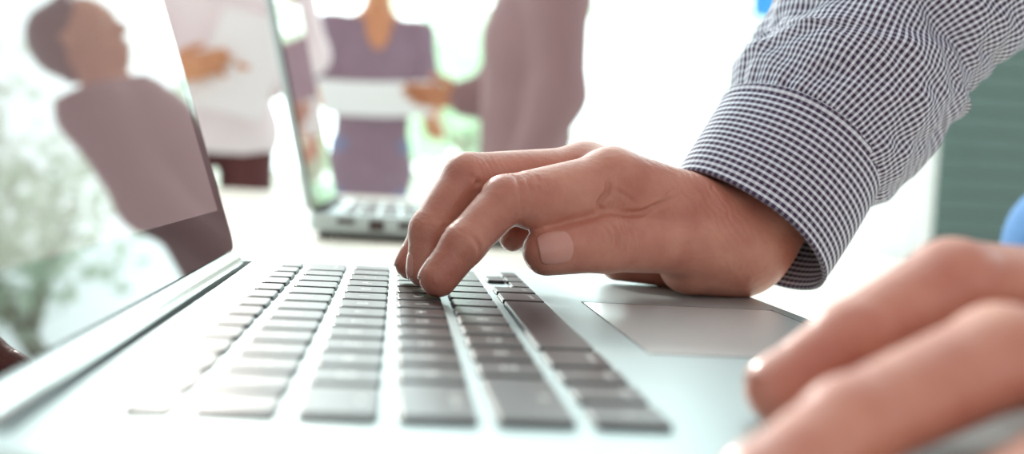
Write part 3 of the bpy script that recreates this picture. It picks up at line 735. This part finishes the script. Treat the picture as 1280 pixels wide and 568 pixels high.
# colleague at the second laptop: only a denim elbow shows
DENIM = mat('denim_blue', (.09, .22, .46), .85, noise=.2, nscale=60, bump=.3, bscale=500)
J, f, s, q = stand(960, 800, -math.pi / 2, 1.0)
dz = np.array([0, 0, -330.])
for k in ('pelvis', 'waist', 'chest', 'neck', 'head', 'shL', 'shR', 'hipL', 'hipR'): J[k] = J[k] + dz
J['knL'] = np.array([620, 720, -260.]); J['knR'] = np.array([620, 900, -260.]); J['ankL'] = np.array([640, 720, -667.]); J['ankR'] = np.array([640, 900, -667.])
J['elL'] = at(1356, 312, 590); J['shL'] = np.array([1010, 700, 250.]); J['shR'] = np.array([925, 980, 310.]); J['wrL'] = np.array([820, 800, -120.]); J['elR'] = np.array([1010, 1060, 30.]); J['wrR'] = np.array([880, 930, -120.])
hands = [bg_hand(J, 'L', np.array([-1, .2, -.4]), np.array([0, 0, -1.]), np.array([0, 1., 0]), .2), bg_hand(J, 'R', np.array([-1, -.2, -.4]), np.array([0, 0, -1.]), np.array([0, -1., 0]), .2)]
human('person', 'seated person in a bright blue denim shirt, only an elbow showing at the right edge', J, shirt_pants(DENIM, JEANS_GREY, hem=0), SKIN_TAN, HAIR, hands=hands, head_dir=tuple(f), flat=tuple(f))
CHAIR = mat('chair_grey', (.2, .2, .21), .6)
ch = empty('office_chair', V(960, 800, -ZT), 'grey office chair under the person in blue denim', 'chair')
MB().rbox(720, 1190, 570, 1030, -325, -262, 60, 12, 6).build('seat', CHAIR, ch)
MB().rbox(1140, 1190, 600, 1000, -240, 190, 20, 8, 6).build('backrest', CHAIR, ch)
MB().tube([(960, 800, -700), (960, 800, -325)], 28).build('column', CHAIR, ch)
for k in range(5):
    a = k * 2 * math.pi / 5; MB().tube([(960, 800, -700), (960 + 300 * math.cos(a), 800 + 300 * math.sin(a), -735)], [26, 22]).build('leg', CHAIR, ch)

# ---- gingham shirt of the user
def gingham(name, pitch, du=.62, dv=.38):
    m = mat(name, (.8, .82, .86), .85); t = m.node_tree; b = t.nodes['Principled BSDF']
    uv = N(t, 'ShaderNodeUVMap'); uv.uv_map = 'cloth'; sp = N(t, 'ShaderNodeSeparateXYZ'); t.links.new(uv.outputs[0], sp.inputs[0])
    def stripe(sock):
        a = N(t, 'ShaderNodeMath', operation='MULTIPLY'); a.inputs[1].default_value = 2 * math.pi / pitch; t.links.new(sock, a.inputs[0])
        s_ = N(t, 'ShaderNodeMath', operation='SINE'); t.links.new(a.outputs[0], s_.inputs[0])
        r = N(t, 'ShaderNodeMapRange'); r.inputs['From Min'].default_value = -.62; r.inputs['From Max'].default_value = .12; t.links.new(s_.outputs[0], r.inputs['Value']); return r.outputs[0]
    a, c = stripe(sp.outputs['X']), stripe(sp.outputs['Y'])
    m1 = N(t, 'ShaderNodeMath', operation='MULTIPLY'); m1.inputs[1].default_value = du; t.links.new(a, m1.inputs[0])
    m2 = N(t, 'ShaderNodeMath', operation='MULTIPLY'); m2.inputs[1].default_value = dv; t.links.new(c, m2.inputs[0])
    ad = N(t, 'ShaderNodeMath', operation='ADD'); t.links.new(m1.outputs[0], ad.inputs[0]); t.links.new(m2.outputs[0], ad.inputs[1])
    mx = N(t, 'ShaderNodeMixRGB'); mx.inputs[1].default_value = (.76, .81, .90, 1); mx.inputs[2].default_value = (.040, .018, .058, 1)
    t.links.new(ad.outputs[0], mx.inputs[0]); t.links.new(mx.outputs[0], b.inputs['Base Color'])
    w = N(t, 'ShaderNodeTexNoise'); w.inputs['Scale'].default_value = 2.5; t.links.new(uv.outputs[0], w.inputs['Vector'])
    bp = N(t, 'ShaderNodeBump'); bp.inputs['Strength'].default_value = .25; bp.inputs['Distance'].default_value = .0005
    t.links.new(w.outputs['Fac'], bp.inputs['Height']); t.links.new(bp.outputs[0], b.inputs['Normal'])
    return m
GING = gingham('gingham_sleeve', 2.95, .74, .26)
GING_CUFF = gingham('gingham_cuff', 2.95, .23, .77)
def frames(pts, up0):
    pts = np.array(pts, float); T = np.gradient(pts, axis=0); T /= np.linalg.norm(T, axis=1, keepdims=True); U = []
    u = np.array(up0, float)
    for t_ in T: u = u - t_ * (u @ t_); u /= np.linalg.norm(u); U.append(u.copy())
    U = np.array(U); return pts, T, U, np.cross(T, U)
def cloth_tube(name, ctrl, radii, m, parent, na, nl, disp, thick=1.0, up0=(0, 0, 1)):
    """ctrl: centre points; radii: (in-picture, depth) half widths; disp(theta, s_mm, L) -> mm"""
    P = spline(ctrl, nl); Rr = spline(radii, nl); P, T, U, Wd = frames(P, up0)
    s_ = np.concatenate([[0], np.cumsum(np.linalg.norm(np.diff(P, axis=0), axis=1))]); th = np.arange(na + 1) * 2 * math.pi / na
    rm = Rr.mean()
    def ring(k, off):
        d = disp(th, s_[k], s_[-1]) if disp else 0
        return P[k] + np.outer(np.cos(th) * (Rr[k, 0] + d + off), U[k]) + np.outer(np.sin(th) * (Rr[k, 1] + d + off), Wd[k])
    rings = [ring(k, -thick) for k in range(nl - 1, -1, -1)] + [ring(0, -thick * .3 - .2 * 0)] + [ring(k, 0) for k in range(nl)]
    sv = list(s_[::-1]) + [0] + list(s_)
    vs = np.concatenate(rings); n1 = na + 1; F = []; UVs = []
    for r in range(len(rings) - 1):
        for i in range(na):
            F.append((r * n1 + i, r * n1 + i + 1, (r + 1) * n1 + i + 1, (r + 1) * n1 + i))
            for a, b_ in ((r, i), (r, i + 1), (r + 1, i + 1), (r + 1, i)): UVs.append((th[b_] * rm, sv[a]))
    o = mesh_obj(name, mmw(vs), F, m, parent, True)
    l = o.data.uv_layers.new(name='cloth'); l.data.foreach_set('uv', np.array(UVs).ravel())
    return o
# user's joints
J = dict(pelvis=np.array([830, 135, 190.]), waist=np.array([785, 135, 300.]), chest=np.array([690, 135, 410.]), neck=np.array([600, 135, 490.]), head=np.array([540, 135, 620.]),
         shL=np.array([610, -45, 425.]), shR=np.array([610, 315, 425.]), elL=el, elR=EL, wrL=wl + (el - wl) * .35, wrR=at(1060, 105, 263),
         hipL=np.array([830, 45, 150.]), hipR=np.array([830, 225, 150.]), knL=np.array([790, 35, -270.]), knR=np.array([790, 235, -270.]), ankL=np.array([840, 30, -667.]), ankR=np.array([840, 240, -667.]))
def user_clothes(J, fl, q):
    o = shirt_pants(GING_BODY, MAROON2, hem=-30)(J, fl, q)
    tor = o[0][2][:4] + [(J['shL'], J['shL'] + (J['elL'] - J['shL']) * .6, 66, 46), (J['shR'], J['shR'] + (J['elR'] - J['shR']) * .6, 66, 46)]
    o[0] = ('shirt', GING_BODY, tor, 36, o[0][4], 8.0); return o
GING_BODY = gingham('gingham_body', 2.95, .6, .4); MAROON2 = mat('trousers_dark', (.05, .05, .07), .85)
usr = human('person', 'person in a checked shirt leaning over the big laptop, one hand typing on its keys', J, user_clothes, SKIN, HAIR, vox=9.0, hands=[(vR, fR), (vL, fL)], head_dir=(-.85, 0, -.5), flat=(.8, 0, .55))
for ch_ in usr.children:         # thread coordinates for the shirt front
    if ch_.name.split('.')[0] == 'shirt':
        me_ = ch_.data; co = np.empty(len(me_.vertices) * 3); me_.vertices.foreach_get('co', co); co = co.reshape(-1, 3) * 1000
        li = np.empty(len(me_.loops), int); me_.loops.foreach_get('vertex_index', li)
        me_.uv_layers.new(name='cloth').data.foreach_set('uv', np.stack([co[:, 1] + .2 * co[:, 0], co[:, 0] * .8 - co[:, 2] * .6], 1)[li].ravel())
nail(chain(fingersR[4], 2.5), T_[1], T_[0], (-.1, -1, .22), 9.4, 15.5, 15.0, usr, .8)
nail(chain(fingersR[0], 2.5), I_[1], I_[0], (-1, .35, .45), 6.9, 11, 10, usr)
nail(chain(fingersR[1], 2.5), M_[1], M_[0], (-1, .0, .35), 6.8, 11, 10, usr)
nail(chain(fingersR[2], 2.5), R_[1], R_[0], (-1, .1, .4), 6.4, 10, 9.5, usr)
nail(chain(fingersL[0], 2.5), i_[1], i_[0], (-.45, .15, 1), 7.0, 11, 10.5, usr)
nail(chain(fingersL[1], 2.5), m_[1], m_[0], (-.45, .1, 1), 7.0, 11, 10.5, usr)
# right sleeve and cuff
def mid(a, b_, Y): return (at(*a, Y) + at(*b_, Y)) / 2
def hw(a, b_, Y): return np.linalg.norm(at(*a, Y) - at(*b_, Y)) / 2
cuffA = ((850, 213), (1010, 368), 236); cuffB = ((908, 122), (1094, 238), 252)
ctrl = [mid(*cuffA), mid((880, 166), (1054, 304), 244), mid(*cuffB)]
rad = [(hw(*cuffA), 33), (hw((880, 166), (1054, 304), 244), 34), (hw(*cuffB), 36)]
upv = at(850, 213, 236) - at(1010, 368, 236)
def cuff_disp(th, s_, L):
    return .5 * np.sin(3 * th + 1 + s_ * .03) + .35 * np.sin(5 * th + s_ * .05) + .9 * math.exp(-((s_ - L + 1.6) / 1.4) ** 2) * .6 - .5 * math.exp(-((s_ - L + 4.2) / .8) ** 2) - .4 * math.exp(-((s_ - 4) / .7) ** 2)
cloth_tube('cuff', ctrl, rad, GING_CUFF, usr, 260, 60, cuff_disp, 1.6, upv)
sl = [cuffB, ((934, 62), (1160, 190), 262), ((968, 4), (1188, 128), 270), ((1020, -62), (1235, 78), 278), ((1105, -140), (1300, 28), 286)]
ctrl = [mid(*k) for k in sl]; rad = [(hw(*k), d_) for k, d_ in zip(sl, (37, 45, 46, 46, 48))]; ctrl += [EL + np.array([4, 4, 4.]), (EL + J['shR']) / 2, J['shR'] * .75 + EL * .25]; rad += [(56, 56), (62, 62), (64, 64)]; rad[0] = (rad[0][0] - 1.0, 35.5)
ctrl[0] = ctrl[0] - (ctrl[1] - ctrl[0]) / np.linalg.norm(ctrl[1] - ctrl[0]) * 6
rg = np.random.RandomState(3); ph = rg.rand(12) * 6.28
def sleeve_disp(th, s_, L):
    g = math.exp(-s_ / 9.0)
    d = -2.0 * math.exp(-(s_ / 5) ** 2) + g * (.75 * np.sin(27 * th + ph[0]) + .55 * np.sin(17 * th + ph[1] + s_ * .1))
    env = min(1, max(0, s_ - 4) / 12.0)
    d = d + env * (2.2 * np.sin(3 * th + s_ * .055 + ph[2]) + 1.7 * np.sin(2 * th - s_ * .11 + ph[3]) + .8 * np.sin(5 * th + s_ * .13 + ph[4]) + .75 * np.sin(8 * th - s_ * .21 + ph[5]) + .6 * np.sin(11 * th + s_ * .33 + ph[6]) + .4 * np.sin(15 * th - s_ * .42 + ph[7] + np.sin(3 * th)))
    # two deep drag folds running round the arm
    for s0, sl_, a, w in ((62, 14, 3.4, 5), (84, -10, 3.0, 6), (34, 9, 1.6, 4)):
        d = d - a * np.exp(-((s_ - s0 - sl_ * np.sin(th - .8)) / w) ** 2) * (.6 + .4 * np.cos(th * 2 + s0))
    return d
cloth_tube('sleeve', ctrl, rad, GING, usr, 320, 360, sleeve_disp, 1.0, upv)
# left sleeve
a = wl + (el - wl) * .22; ax = (el - wl) / np.linalg.norm(el - wl)
cloth_tube('cuff', [a, a + ax * 25, a + ax * 55], [(36, 36), (37, 37), (38, 38)], GING_CUFF, usr, 160, 30, cuff_disp, 1.6, (0, .3, 1))
cloth_tube('sleeve', [a + ax * 53, a + ax * 90, el, (el + J['shL']) / 2, J['shL'] * .75 + el * .25], [(39, 39), (46, 46), (56, 56), (62, 62), (64, 64)], GING, usr, 160, 140, sleeve_disp, 1.0, (0, .3, 1))
